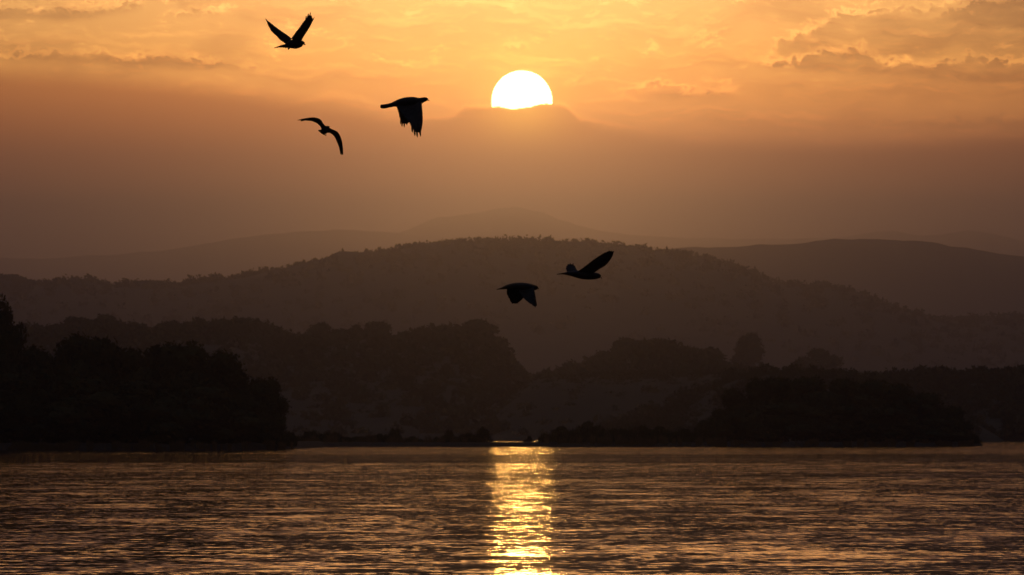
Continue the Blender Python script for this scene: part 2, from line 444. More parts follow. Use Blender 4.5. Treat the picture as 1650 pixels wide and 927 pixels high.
bank('shore_bank', 'low bank under the dark wood on the right', [(1130, 940), (1300, 940), (1450, 945), (1560, 975), (1600, 1060)], 1400, 0.9, M_MUD, 3.0)
bank('shore_bank', 'distant bank at the far right edge of the lake', [(1380, 1830), (1600, 1780), (1800, 1720), (2300, 1650)], 2600, 0.8, M_MUD, 4.0)

# ------------------------------------------------------------------ plants
def rand_unit(k_):
    v_ = rng.normal(size=(k_, 3)); return v_ / np.linalg.norm(v_, axis=1)[:, None]
def leaf_quads(centres, size, flat=0.0):
    """small pointed leaf clumps, one bent quad each"""
    k_ = len(centres); a = rand_unit(k_); b = rand_unit(k_)
    a[:, 2] *= (1 - flat); b = np.cross(a, b); b /= np.linalg.norm(b, axis=1)[:, None] + 1e-9
    s = size * rng.uniform(0.55, 1.35, size=(k_, 1))
    p0 = centres - a * s; p2 = centres + a * s * 1.1
    p1 = centres + b * s * 0.55; p3 = centres - b * s * 0.55
    verts = np.stack([p0, p1, p2, p3], 1).reshape(-1, 3)
    idx = np.arange(k_ * 4).reshape(-1, 4)
    return verts, idx
def blob(c, r, sq, seed, nu=10, nv=7):
    vs_, fs = [], []
    for j in range(nv + 1):
        th = math.pi * j / nv
        for i in range(nu):
            ph = 2 * math.pi * i / nu
            d = Vector((math.sin(th) * math.cos(ph), math.sin(th) * math.sin(ph), math.cos(th)))
            k_ = r * (1 + 0.35 * mnoise.noise(d * 1.7 + Vector((seed, seed * 0.7, 0))))
            vs_.append((c[0] + d.x * k_, c[1] + d.y * k_, c[2] + d.z * k_ * sq))
    for j in range(nv):
        for i in range(nu):
            fs.append((j * nu + i, j * nu + (i + 1) % nu, (j + 1) * nu + (i + 1) % nu, (j + 1) * nu + i))
    return vs_, fs
def tube(path, radii, sides=6):
    vs_, fs = [], []
    for k_, (p, r) in enumerate(zip(path, radii)):
        p = Vector(p); nx = Vector(path[min(k_ + 1, len(path) - 1)]) - Vector(path[max(k_ - 1, 0)])
        nx.normalize(); a = nx.orthogonal().normalized(); b = nx.cross(a)
        for i in range(sides):
            w = 2 * math.pi * i / sides
            vs_.append(tuple(p + a * math.cos(w) * r + b * math.sin(w) * r))
    for k_ in range(len(path) - 1):
        for i in range(sides):
            fs.append((k_ * sides + i, k_ * sides + (i + 1) % sides, (k_ + 1) * sides + (i + 1) % sides, (k_ + 1) * sides + i))
    fs.append(tuple(range(sides))[::-1]); fs.append(tuple((len(path) - 1) * sides + i for i in range(sides)))
    return vs_, fs
class Acc:
    def __init__(self): self.v = []; self.f = []
    def add(self, vf):
        o = len(self.v); self.v.extend([tuple(p) for p in vf[0]]); self.f.extend([tuple(int(i) + o for i in f) for f in vf[1]])

def make_plant(kind, seed, leaves, size):
    """unit-high plant; returns (trunk mesh, crown mesh)"""
    global rng
    rng = np.random.default_rng(seed); rr = random.Random(seed)
    lobes = []
    if kind == 'bushy':        # dense, leafy to the ground
        for i in range(13):
            z = rr.uniform(0.16, 0.80); w = 0.40 * math.sin(min(1, (z + 0.22)) * math.pi * 0.9) + 0.04
            a = rr.uniform(0, 6.28); d = w * rr.uniform(0.3, 0.9)
            lobes.append((d * math.cos(a), d * math.sin(a), z, rr.uniform(0.13, 0.22), 0.85))
        lobes.append((0, 0, 0.45, 0.32, 1.1)); lobes.append((rr.uniform(-.08, .08), 0, 0.78, 0.18, 0.9))
    elif kind == 'round':      # clear short trunk, rounded crown
        for i in range(12):
            z = rr.uniform(0.42, 0.84); w = 0.34 * math.sqrt(max(0.05, 1 - ((z - 0.62) / 0.34) ** 2))
            a = rr.uniform(0, 6.28); d = w * rr.uniform(0.3, 0.95)
            lobes.append((d * math.cos(a), d * math.sin(a), z, rr.uniform(0.10, 0.18), 0.8))
        lobes.append((0, 0, 0.62, 0.26, 1.0))
    elif kind == 'airy':       # open ragged crown in separate clumps
        for i in range(26):
            z = rr.uniform(0.26, 0.93); w = 0.36 * (1 - abs(z - 0.58) * 1.5)
            a = rr.uniform(0, 6.28); d = w * rr.uniform(0.1, 1.1)
            lobes.append((d * math.cos(a), d * math.sin(a), z, rr.uniform(0.07, 0.14), 0.9))
    elif kind == 'flat':       # thin trunk, spreading flat top
        for i in range(11):
            a = rr.uniform(0, 6.28); d = rr.uniform(0.05, 0.62)
            lobes.append((d * math.cos(a), d * math.sin(a), rr.uniform(0.74, 0.92), rr.uniform(0.12, 0.20), 0.42))
    elif kind == 'shrub':
        for i in range(12):
            a = rr.uniform(0, 6.28); d = rr.uniform(0, 0.75)
            lobes.append((d * math.cos(a), d * math.sin(a), rr.uniform(0.15, 0.35) + 0.38 * (1 - d), rr.uniform(0.14, 0.26), 0.85))
    C = Acc(); T = Acc()
    w8 = np.array([l[3] ** 2 for l in lobes]); w8 /= w8.sum()
    pick = rng.choice(len(lobes), size=leaves, p=w8)
    L = np.array(lobes)[pick]
    d = rand_unit(leaves) * (rng.uniform(0.25, 1.0, size=(leaves, 1)) ** 0.45) * rng.uniform(0.9, 1.18, size=(leaves, 1))
    cen = L[:, :3] + d * L[:, 3:4] * np.stack([np.ones(leaves), np.ones(leaves), L[:, 4]], 1)
    cen[:, 2] = np.maximum(cen[:, 2], 0.01)
    C.add(leaf_quads(cen, size))
    if kind == 'shrub':
        for i in range(420):
            a = rr.uniform(0, 6.28); d = rr.uniform(0, 0.95); z0 = rr.uniform(0.0, 0.45) * (1.1 - d); hh = rr.uniform(0.2, 0.55)
            x, y = d * math.cos(a), d * math.sin(a); lx, ly = rr.uniform(-.16, .16), rr.uniform(-.16, .16); w = 0.018
            zt = min(z0 + hh, 1.08)
            C.add(([(x - w, y, z0), (x + w, y - w, z0), (x + lx * .6 + w, y + ly * .6, (z0 + zt) / 2), (x + lx, y + ly, zt), (x + lx * .6 - w, y + ly * .6 + w, (z0 + zt) / 2)], [(0, 1, 2, 3, 4)]))
    if kind in ('bushy', 'round', 'shrub'):
        for i, l in enumerate(lobes):
            C.add(blob(l[:3], l[3] * 0.80, l[4], i + seed))
    if kind == 'shrub':
        for i in range(9):
            a = rr.uniform(0, 6.28); e = rr.uniform(0.2, 0.6)
            T.add(tube([(0.05 * math.cos(a), 0.05 * math.sin(a), -0.05), (e * .5 * math.cos(a), e * .5 * math.sin(a), 0.35), (e * math.cos(a), e * math.sin(a), 0.7)], [0.03, 0.02, 0.008], 5))
    else:
        fork = {'bushy': 0.3, 'round': 0.36, 'airy': 0.34, 'flat': 0.42}[kind]
        r0 = {'bushy': 0.035, 'round': 0.032, 'airy': 0.022, 'flat': 0.028}[kind]
        bx, by = rr.uniform(-.03, .03), rr.uniform(-.03, .03)
        T.add(tube([(0, 0, -0.04), (bx, by, fork * 0.5), (0, 0, fork), (bx, by, fork + 0.2), (0, 0, 0.82)], [r0 * 1.3, r0, r0 * 0.85, r0 * 0.5, r0 * 0.2], 7))
        for l in lobes:
            zc = fork + (l[2] - fork) * 0.25
            T.add(tube([(0, 0, zc * 0.95), (l[0] * 0.5, l[1] * 0.5, (zc + l[2]) / 2), (l[0], l[1], l[2])], [r0 * 0.45, r0 * 0.3, r0 * 0.1], 5))
    tm = bpy.data.meshes.new('trunk'); tm.from_pydata(T.v, [], T.f); tm.materials.append(M_BARK)
    cm_ = bpy.data.meshes.new('crown'); cm_.from_pydata([tuple(map(float, p)) for p in C.v], [], C.f); cm_.materials.append(M_LEAF)
    return tm, cm_
NEAR_B = [make_plant('bushy', s, 6500, 0.022) for s in (11, 12, 13, 14)]
NEAR_A = [make_plant('airy', s, 5200, 0.020) for s in (21, 22)]
SHRUB = [make_plant('shrub', s, 2600, 0.055) for s in (31, 32, 33)]
MID_R = [make_plant('round', s, 2200, 0.040) for s in (41, 42, 43, 44)]
MID_B = [make_plant('bushy', s, 2200, 0.040) for s in (45, 46, 47)]
MID_A = [make_plant('airy', s, 2600, 0.034) for s in (51, 53)]
CREST_F = [make_plant('flat', s, 700, 0.075) for s in (61, 62, 63)]
CREST_R = [make_plant('round', s, 650, 0.075) for s in (64, 65)]

def plant(name, protos, label, cat, u, v_top, y, width_px, group, base=None, rz=None, parts=('trunk', 'crown')):
    """a plant standing at photograph column u and distance y whose top reaches row v_top"""
    zb = base if base is not None else 0.2
    h = zrow(v_top, y) - zb
    wid = width_px * K * y
    e = bpy.data.objects.new(name, None); col.objects.link(e)
    e.location = (xcol(u, y), y, zb)
    tm, cmn = protos[random.randrange(len(protos))]
    ext = max(abs(c) for vv in list(cmn.vertices)[::37] for c in vv.co[:2])
    sxy = wid / 2 / ext
    e.scale = (sxy, sxy, h)
    e.rotation_euler = (0, 0, random.uniform(0, 6.28) if rz is None else rz)
    e.empty_display_size = 0.3
    for nm, me in zip(parts, (tm, cmn)):
        o = bpy.data.objects.new(nm, me); col.objects.link(o); o.parent = e
    tag(e, label, cat, group)
    return e

# ---- black wood on the left bank
GL = 'trees of the black wood on the left bank'
plant('tree', NEAR_A, 'tallest ragged tree of the left wood, cut by the left picture edge', 'tree', -4, 481, 775, 112, GL)
plant('tree', NEAR_B, 'dense tree under the ragged tallest tree at the left edge', 'tree', 4, 512, 770, 110, GL)
LEFT = [(-70, 500, 770, 130, 'tree standing just beyond the left edge of the picture'),
        (62, 552, 780, 110, 'tree filling the notch right of the ragged tree at the left edge'),
        (112, 532, 790, 120, 'left of the two rounded trees topping the first hump at left'),
        (158, 532, 785, 115, 'right of the two rounded trees topping the first hump at left'),
        (205, 550, 785, 100, 'tree in the dip between the two humps of the left wood'),
        (252, 547, 780, 110, 'tree on the rising side of the second hump of the left wood'),
        (300, 539, 775, 120, 'highest tree of the second hump of the left wood'),
        (345, 560, 770, 100, 'tree just right of the second hump of the left wood'),
        (385, 583, 770, 95, 'tree halfway down the falling side of the left wood'),
        (432, 600, 780, 66, 'leaning end tree of the left wood, overhanging the lake'),
        (20, 590, 745, 150, 'low broad tree at the waterside in the left corner of the wood'),
        (130, 600, 745, 160, 'low broad waterside tree under the first hump of the left wood'),
        (235, 605, 748, 150, 'low broad waterside tree under the dip of the left wood'),
        (330, 615, 752, 130, 'low broad waterside tree under the second hump of the left wood'),
        (405, 640, 762, 90, 'low waterside tree before the end tree of the left wood')]
for u, v_, y, w, lb in LEFT:
    plant('tree', NEAR_B, lb, 'tree', u, v_, y, w * 1.45, GL)
for u, v_, y, w, lb in [(448, 672, 768, 46, 'low bush at the foot of the end tree of the left wood'),
                        (466, 690, 790, 30, 'smallest bush at the lakeside tip of the left wood')]:
    plant('bush', SHRUB, lb, 'bush', u, v_, y, w, 'bushes at the tip of the left bank')

# ---- dark wood on the right bank
GR = 'trees of the dark wood on the right bank'
RIGHT = [(1190, 622, 1010, 60, 'leftmost tree of the right bank wood, beside the low shore bushes'),
         (1158, 655, 985, 36, 'small tree stepping down from the left end of the right bank wood'),
         (1132, 674, 985, 30, 'smallest tree beyond the left end of the right bank wood'),
         (1222, 602, 1010, 70, 'right bank tree directly below the lone upright oval tree'),
         (1255, 601, 1010, 95, 'rounded tree of the right bank wood, left of its middle'),
         (1305, 600, 1015, 95, 'tree of the right bank wood directly below the lone spreading tree'),
         (1355, 603, 1010, 90, 'tree in the middle of the flat top of the right bank wood'),
         (1405, 606, 1005, 90, 'tree on the right part of the flat top of the right bank wood'),
         (1450, 612, 1010, 85, 'tree where the top of the right bank wood starts to fall'),
         (1492, 628, 1010, 80, 'tree on the falling right side of the right bank wood'),
         (1528, 652, 1020, 62, 'last sizeable tree at the right end of the right bank wood'),
         (1205, 662, 965, 80, 'low waterside tree at the left foot of the right bank wood'),
         (1260, 645, 968, 130, 'low broad waterside tree under the left half of the right bank wood'),
         (1345, 648, 970, 130, 'low broad waterside tree in the middle of the right bank wood'),
         (1430, 655, 972, 120, 'low broad waterside tree under the right half of the right bank wood'),
         (1500, 672, 985, 90, 'low waterside tree near the right end of the right bank wood')]
for u, v_, y, w, lb in RIGHT:
    plant('tree', NEAR_B, lb, 'tree', u, v_, y, w * 1.5, GR)
plant('bush', SHRUB, 'bush tapering off the right end of the right bank wood', 'bush', 1550, 682, 1020, 60, 'bushes ending the right bank wood')
plant('bush', SHRUB, 'lowest bush at the very right tip of the right bank', 'bush', 1568, 700, 1030, 36, 'bushes ending the right bank wood')

# ---- shore bushes along the spit
GS = 'small bushes along the dark spit'
SPIT = [(478, 700, 34, 'bush beside the left wood at the near end of the spit'), (505, 689, 44, 'broad bush at the left end of the spit'),
        (540, 692, 42, 'low bush next to the broad bush at the left end of the spit'),
        (575, 700, 36, 'flat bush in the left third of the spit'), (606, 694, 34, 'small bush left of the thin upright bush on the spit'),
        (633, 684, 24, 'peaked bush in the left half of the spit'), (665, 701, 38, 'lowest flat bush near the middle of the left spit'),
        (703, 700, 14, 'tiny thin bush standing alone on the spit'), (722, 687, 18, 'narrow upright bush left of the double bush on the spit'),
        (752, 692, 40, 'left half of the double bush just left of the sun glitter'), (778, 681, 24, 'taller right half of the double bush just left of the sun glitter'),
        (852, 699, 9, 'tiny bush just right of the gap above the sun glitter'), (876, 694, 18, 'low bush right of the sun glitter gap'),
        (905, 682, 56, 'first broad bush right of the sun glitter'), (948, 673, 66, 'highest bush of the low row right of the sun glitter'),
        (990, 684, 52, 'bush right of the highest bush in the low row'), (1026, 677, 48, 'second highest bush of the low row right of the glitter'),
        (1062, 682, 54, 'broad bush in the right half of the low row'), (1100, 684, 50, 'bush second from the wood in the low row'),
        (1138, 684, 40, 'last bush of the low row, beside the right bank wood')]
for u, v_, w, lb in SPIT:
    plant('bush', SHRUB, lb, 'bush', u, v_, 948 + random.uniform(-6, 10), w * 1.5, GS)
# reeds: countless stems along the water's edge
def reeds(name, label, ranges, hgt, count):
    A = Acc()
    for i in range(count):
        u0, u1, y = random.choice(ranges)
        u = random.uniform(u0, u1); yy = y + random.uniform(-2, 9)
        if fbm(u / 14, 3.3, 1.0) < -0.12: continue
        x = xcol(u, yy); h = hgt * random.uniform(0.35, 1.0) * (0.75 + 0.6 * fbm(u / 25, 1.0, 7.0)); lx = random.uniform(-.25, .25) * h
        w = 0.035
        A.add(([(x - w, yy, -0.2), (x + w, yy, -0.2), (x + lx * .5 + w * .8, yy, h * .6), (x + lx, yy + lx * .4, h), (x + lx * .5 - w * .8, yy, h * .6)], [(0, 1, 2, 3, 4)]))
    o = mesh_obj(name, A.v, A.f, M_REED); tag(o, label, 'reeds', kind='stuff')
reeds('reeds', 'thin reeds and grass standing along the spit', [(465, 785, 938), (865, 1175, 940), (840, 1175, 944)], 2.3, 9000)
reeds('reeds', 'sparse low grass in the gap above the sun glitter', [(780, 868, 940)], 0.8, 260)
reeds('reeds', 'reed fringe along the foot of the right bank wood', [(1140, 1480, 944), (1140, 1480, 950), (1440, 1570, 968)], 1.3, 7000)
reeds('reeds', 'reed fringe along the foot of the left wood', [(-60, 120, 725), (100, 300, 731), (260, 400, 741), (380, 475, 756), (-60, 400, 745)], 1.3, 9000)

# ---- woodland on the low rise
def on_ridge(u, D0, prof, front, yo):
    k_ = (yo + front) / front
    return zrow(interp(prof, u), D0) * (math.sin(max(0, min(1, k_)) * math.pi / 2)) ** 1.25
GM = 'trees on the low wooded rise'
MIDT = [(28, 528, 60, 'B', 'tree on the wooded rise just right of the ragged tree at the left edge'),
        (75, 520, 60, 'B', 'hazy tree seen over the notch of the left wood'),
        (130, 506, 64, 'R', 'broad hazy tree above the first hump of the left wood'),
        (172, 502, 56, 'B', 'highest hazy tree above the first hump of the left wood'),
        (212, 510, 52, 'R', 'hazy tree right of the highest one above the left wood'),
        (268, 512, 46, 'R', 'separate round hazy crown above the dip of the left wood'),
        (310, 520, 44, 'B', 'lower hazy tree between two rounder crowns above the left wood'),
        (352, 509, 54, 'R', 'left of the two broad crowns above the second hump of the left wood'),
        (396, 508, 56, 'B', 'right of the two broad crowns above the second hump of the left wood'),
        (438, 520, 46, 'R', 'hazy tree directly above the end of the left wood'),
        (470, 532, 30, 'B', 'low hazy tree left of the boxy crown on the rise'),
        (512, 514, 38, 'R', 'boxy crown standing up alone left of the notch on the rise'),
        (545, 530, 30, 'B', 'low tree in the notch of the wooded rise'),
        (573, 524, 20, 'A', 'thin tree close to the left of the round crown on the rise'),
        (605, 513, 44, 'R', 'clear round crown on the wooded rise, right of the thin tree'),
        (652, 528, 38, 'B', 'low tree right of the clear round crown on the rise'),
        (682, 521, 42, 'R', 'wide crown in the right half of the wooded rise'),
        (722, 524, 44, 'B', 'flat crown left of the peaked tree on the rise'),
        (765, 509, 62, 'B', 'peaked leafy tree near the right end of the rise'),
        (795, 534, 42, 'R', 'sloping crown just right of the peaked tree on the rise'),
        (814, 556, 34, 'B', 'last tree at the steep right end of the left woodland'),
        (862, 612, 40, 'B', 'low tree at the foot of the gap between the two woodlands'),
        (920, 574, 42, 'R', 'small dome shaped crown left of the big grove below the birds'),
        (975, 560, 46, 'B', 'tree on the left slope of the big grove'),
        (1007, 539, 46, 'R', 'left peak of the big domed grove'),
        (1050, 540, 66, 'R', 'broad top of the big domed grove'),
        (1092, 555, 46, 'B', 'tree on the right slope of the big domed grove'),
        (1140, 554, 60, 'R', 'rounded crown standing right of the big domed grove'),
        (1210, 534, 50, 'B', 'lone upright oval tree above the right bank wood'),
        (1285, 580, 40, 'A', 'small low tree left of the lone spreading tree'),
        (1318, 557, 66, 'B', 'lone spreading tree above the right bank wood'),
        (1395, 608, 50, 'B', 'low tree right of the lone spreading tree, just over the wood')]
for u, v_, w, kd, lb in MIDT:
    y = 3500 if u in (1210, 1318) else 2960; pr = {'R': MID_R, 'B': MID_B, 'A': MID_A}[kd]
    vb = {'A': max(v_ + 62, 590 if u > 1150 else v_ + 62)}.get(kd, v_ + 62)
    plant('tree', pr, lb, 'tree', u, v_, y, w * 1.3, GM, base=zrow(vb, y))
def canopy(name, label, count, D0, prof, front, yo0, yo1, u0, u1, h0, h1, leaves, lsize, sink):
    """far-off wood: countless crowns joined into one mass"""
    allv = []; base_i = 0; allf = []
    for i in range(count):
        u = random.uniform(u0, u1); yo = yo1 + (yo0 - yo1) * random.random() ** 1.8
        h = random.uniform(h0, h1); x = xcol(u, D0)
        zb = on_ridge(u, D0, prof, front, yo) - sink
        lob = [(random.uniform(-.3, .3), random.uniform(-.3, .3), random.uniform(.35, .75), random.uniform(.2, .34)) for _ in range(4)]
        L = np.array([lob[random.randrange(4)] for _ in range(leaves)])
        c_ = L[:, :3] + rand_unit(leaves) * L[:, 3:4] * rng.uniform(.6, 1.1, size=(leaves, 1))
        c_ = c_ * h + np.array([x, D0 + yo, zb])
        vv, ff = leaf_quads(c_, lsize * h)
        allv.append(vv); allf.append(ff + base_i); base_i += len(vv)
    V_ = np.concatenate(allv); F_ = np.concatenate(allf)
    me = bpy.data.meshes.new(name)
    me.vertices.add(len(V_)); me.vertices.foreach_set('co', V_.astype(np.float32).ravel())
    me.loops.add(F_.size); me.loops.foreach_set('vertex_index', F_.astype(np.int32).ravel())
    me.polygons.add(len(F_)); me.polygons.foreach_set('loop_start', np.arange(0, F_.size, 4, dtype=np.int32))
    me.update(calc_edges=True); me.materials.append(M_LEAF)
    o = bpy.data.objects.new(name, me); col.objects.link(o)
    tag(o, label, 'woodland', kind='stuff')
canopy('woodland', 'unbroken woodland covering the low rise behind the lake', 4800, 3000, P_MID, 1000, -950, -10, -250, 1900, 6, 10.5, 60, 0.15, 4.4)
canopy('woodland', 'hazy wood covering the broad hill from slope to crest', 2600, 8000, P_MAIN, 2600, -1800, 10, -200, 1850, 9, 17, 42, 0.15, 7)
canopy('woodland', 'dense line of trees along the hill crest', 1500, 8000, P_MAIN, 2600, -90, 10, -120, 1760, 6, 12, 60, 0.13, 5.5)
# low wood at the far right edge
P_FR = [(1300, 640), (1400, 622), (1480, 614), (1560, 613), (1650, 611), (1800, 605), (2300, 610)]
ridge('wooded_bank', 'dark wooded ground behind the right end of the lake', 2100, P_FR, 1300, 2300, 8, 330, 500, 0.8, M_HILL, 9.2, rows=8)
canopy('woodland', 'low dark wood behind the water at the far right edge', 1300, 2100, P_FR, 330, -325, 0, 1380, 2000, 4, 8, 90, 0.11, 3.0)

# ---- single trees on the crest of the hill
GC = 'small trees along the hill crest'
ORD = ['first', 'second', 'third', 'fourth', 'fifth', 'sixth', 'seventh', 'eighth', 'ninth', 'tenth', 'eleventh', 'twelfth', 'thirteenth', 'fourteenth', 'fifteenth', 'sixteenth']
def crest(us, where, kinds, tall):
    for i, u in enumerate(us):
        vb = interp(P_MAIN, u)
        kd = kinds[i % len(kinds)]
        y = 7990 - random.uniform(0, 25)
        d = tall * random.uniform(0.75, 1.15)
        pr = CREST_F if kd == 'F' else CREST_R
        lb = '%s %s tree on the hill crest, %s from left %s' % ('tiny' if d < 11 else 'small', 'flat topped' if kd == 'F' else 'rounded', ORD[i], where)
        plant('tree', pr, lb, 'tree', u, vb - d, y, (20 if kd == 'F' else 18) * random.uniform(0.8, 1.2), GC, base=zrow(vb + 4, y))
crest([20, 48, 96, 128, 158, 186, 232, 262, 305, 352], 'above the left wood', 'R', 10)
crest([430, 468, 500, 530, 555, 572, 592, 612, 640, 662], 'on its rising left shoulder', 'RRFRR', 11)
crest([705, 727, 752, 768, 786, 800, 822, 838, 856, 880, 903], 'on the very hilltop', 'FFFRF', 9)
crest([935, 958, 985, 1012, 1040, 1066, 1098, 1130, 1165], 'just past the hilltop', 'RFR', 9)
crest([1205, 1235, 1285, 1320, 1362, 1410, 1500, 1545, 1600, 1638], 'on its falling right side', 'R', 9)

# wood between the spit and the rise, right of the glitter
P_NR = [(940, 712), (1000, 690), (1060, 668), (1120, 640), (1180, 616), (1240, 606), (1300, 608), (1420, 625), (1500, 660)]
ridge('wooded_bank', 'dim wooded ground between the low shore bushes and the right bank wood', 1900, P_NR, 940, 1500, 8, 300, 500, 0.8, M_HILL, 4.2, rows=8)
canopy('woodland', 'dim wood behind the low shore bushes, thickening towards the right bank', 460, 1900, P_NR, 300, -280, 0, 970, 1480, 3.0, 7, 130, 0.09, 2.5)
P_MR = [(770, 700), (800, 664), (826, 634), (860, 612), (910, 607), (1000, 606), (1150, 602), (1300, 606), (1420, 612), (1500, 640)]
ridge('wooded_bank', 'misty level wood in front of the domed grove', 2300, P_MR, 770, 1500, 8, 300, 500, 0.8, M_HILL, 2.2, rows=8)
canopy('woodland', 'misty treetops of the level wood in front of the domed grove', 520, 2300, P_MR, 300, -280, 0, 800, 1480, 3.2, 6.5, 110, 0.09, 3.5)

# ------------------------------------------------------------------ birds
M_BIRD, q = new_mat('dark_plumage')
tcn = q.node('ShaderNodeTexCoord')
nz = q.noise(q.v('MULTIPLY', tcn.outputs['Object'], (30, 90, 30)), 1.0, 4, 0.6)
surf(q, q.ramp(nz, [(0.3, (0.010, 0.009, 0.010)), (0.7, (0.028, 0.025, 0.026))]), 0.6)
M_BEAK, q = new_mat('beak_horn')
tcn = q.node('ShaderNodeTexCoord')
surf(q, q.ramp(q.noise(tcn.outputs['Object'], 60, 2), [(0.3, (0.015, 0.012, 0.010)), (0.7, (0.035, 0.028, 0.022))]), 0.35)
M_EYE, q = new_mat('eye_black')
tcn = q.node('ShaderNodeTexCoord')
surf(q, q.ramp(q.noise(tcn.outputs['Object'], 40, 1), [(0.3, (0.004, 0.004, 0.004)), (0.7, (0.010, 0.008, 0.006))]), 0.1, spec=0.5)

def loft(rings, sides=14):
    """rings: (centre, radius up, radius deep); spine in the picture plane"""
    vs_, fs = [], []
    for k_, (c, ru, rd) in enumerate(rings):
        a = rings[max(k_ - 1, 0)][0]; b = rings[min(k_ + 1, len(rings) - 1)][0]
        tng = (b - a).normalized(); dp = Vector((0, 1, 0)); up = dp.cross(tng).normalized()
        for i in range(sides):
            w = 2 * math.pi * i / sides
            vs_.append(c + up * math.sin(w) * ru + dp * math.cos(w) * rd)
    for k_ in range(len(rings) - 1):
        for i in range(sides):
            fs.append((k_ * sides + i, k_ * sides + (i + 1) % sides, (k_ + 1) * sides + (i + 1) % sides, (k_ + 1) * sides + i))
    fs.append(tuple(range(sides))[::-1]); fs.append(tuple((len(rings) - 1) * sides + i for i in range(sides)))
    return vs_, fs
def catmull(P_, k_):
    out = []
    for s in np.linspace(0, len(P_) - 1, k_):
        i = min(int(s), len(P_) - 2); f = s - i
        p0, p1, p2, p3 = P_[max(i - 1, 0)], P_[i], P_[i + 1], P_[min(i + 2, len(P_) - 1)]
        out.append(0.5 * ((2 * p1) + (p2 - p0) * f + (2 * p0 - 5 * p1 + 4 * p2 - p3) * f * f + (3 * p1 - p0 - 3 * p2 + p3) * f ** 3))
    return out
def wing(lead, trail, thick, ns_=22, nc=7):
    """solid aerofoil between a leading and a trailing edge"""
    A_ = catmull(lead, ns_); B_ = catmull(trail, ns_)
    vs_, fs = [], []; ring = 2 * nc
    for s, (a, b) in enumerate(zip(A_, B_)):
        sp = A_[min(s + 1, ns_ - 1)] - A_[max(s - 1, 0)]
        ch = b - a; nn = sp.cross(ch)
        nn = nn.normalized() if nn.length > 1e-9 else Vector((0, 1, 0))
        taper = 1 - 0.65 * s / (ns_ - 1)
        up_, dn = [], []
        for c in range(nc):
            f = c / (nc - 1)
            th = thick * taper * (0.22 + 0.78 * math.sin(math.pi * min(1, f ** 0.6 * 1.0)) ** 0.8) * (1 - 0.55 * f)
            camb = 0.06 * ch.length * math.sin(math.pi * f)
            p = a + ch * f
            up_.append(p + nn * (camb + th / 2)); dn.append(p + nn * (camb - th / 2))
        vs_ += up_ + dn[::-1]
    for s in range(ns_ - 1):
        for i in range(ring):
            fs.append((s * ring + i, s * ring + (i + 1) % ring, (s + 1) * ring + (i + 1) % ring, (s + 1) * ring + i))
    fs.append(tuple(range(ring))[::-1]); fs.append(tuple((ns_ - 1) * ring + i for i in range(ring)))
    return vs_, fs
def feather(root, tip, w, nrm_):
    ax = tip - root; sd_ = ax.cross(nrm_).normalized(); nn = sd_.cross(ax).normalized()
    prof = [(0, .45), (.3, .9), (.6, 1.0), (.82, .85), (.94, .5), (1.0, .08)]
    vs_, fs = [], []
    for f, k_ in prof:
        c = root + ax * f
        vs_ += [c - sd_ * w * k_ / 2, c + nn * 0.0022, c + sd_ * w * k_ / 2, c - nn * 0.0016]
    for j in range(len(prof) - 1):
        for i in range(4):
            fs.append((j * 4 + i, j * 4 + (i + 1) % 4, (j + 1) * 4 + (i + 1) % 4, (j + 1) * 4 + i))
    fs.append((3, 2, 1, 0)); o = (len(prof) - 1) * 4; fs.append((o, o + 1, o + 2, o + 3))
    return vs_, fs

def make_bird(label, DB, spine, wings, beak, eye, feathers, tail):
    org = at(spine[len(spine) // 2][0], spine[len(spine) // 2][1], DB)
    px = K * DB
    def L(p):                                   # (column, row[, metres away from the camera]) -> bird's own space
        q_ = at(p[0], p[1], DB) - org
        q_.y += p[2] if len(p) > 2 else 0.0
        return q_
    A = Acc()
    A.add(loft([(L(s[:2]), s[2] * px, s[3] * px) for s in catmull2(spine, 22)]))
    for ld, tr, th in wings:
        A.add(wing([L(p) for p in ld], [L(p) for p in tr], th * px))
    for ld, tr, th in tail:
        A.add(wing([L(p) for p in ld], [L(p) for p in tr], th * px, 8, 5))
    me = bpy.data.meshes.new('bird'); me.from_pydata([tuple(p) for p in A.v], [], A.f)
    me.materials.append(M_BIRD)
    o = bpy.data.objects.new('bird', me); col.objects.link(o); o.location = org
    md = o.modifiers.new('r', 'REMESH'); md.mode = 'VOXEL'; md.voxel_size = 0.0024; md.use_smooth_shade = True
    dg = bpy.context.evaluated_depsgraph_get()
    nm = bpy.data.meshes.new_from_object(o.evaluated_get(dg)); o.modifiers.clear(); o.data = nm; nm.name = 'bird'
    if not nm.materials: nm.materials.append(M_BIRD)
    tag(o, label, 'bird', 'birds flying over the lake')
    # beak: two tapering mandibles
    b0, b1, r = beak
    B = Acc(); p0, p1 = L(b0), L(b1)
    mid = (p0 + p1) / 2 + Vector((0, 0, r * px * 0.25))
    B.add(tube([p0, mid, p1], [r * px, r * px * 0.6, r * px * 0.08], 8))
    mesh_obj('beak', B.v, B.f, M_BEAK, o, True)
    ev, r_e, dep = eye
    for s in (-1, 1):
        c = L((ev[0], ev[1], s * dep * px))
        mesh_obj('eye', *blob(c, r_e * px, 1.0, 2, 8, 6), M_EYE, o, True)
    for root, tip, w in feathers:
        p0, p1 = L(root), L(tip)
        mesh_obj('flight_feather', *feather(p0, p1, w * px, Vector((0.15, 1, 0.1))), M_BIRD, o, True)
    return o
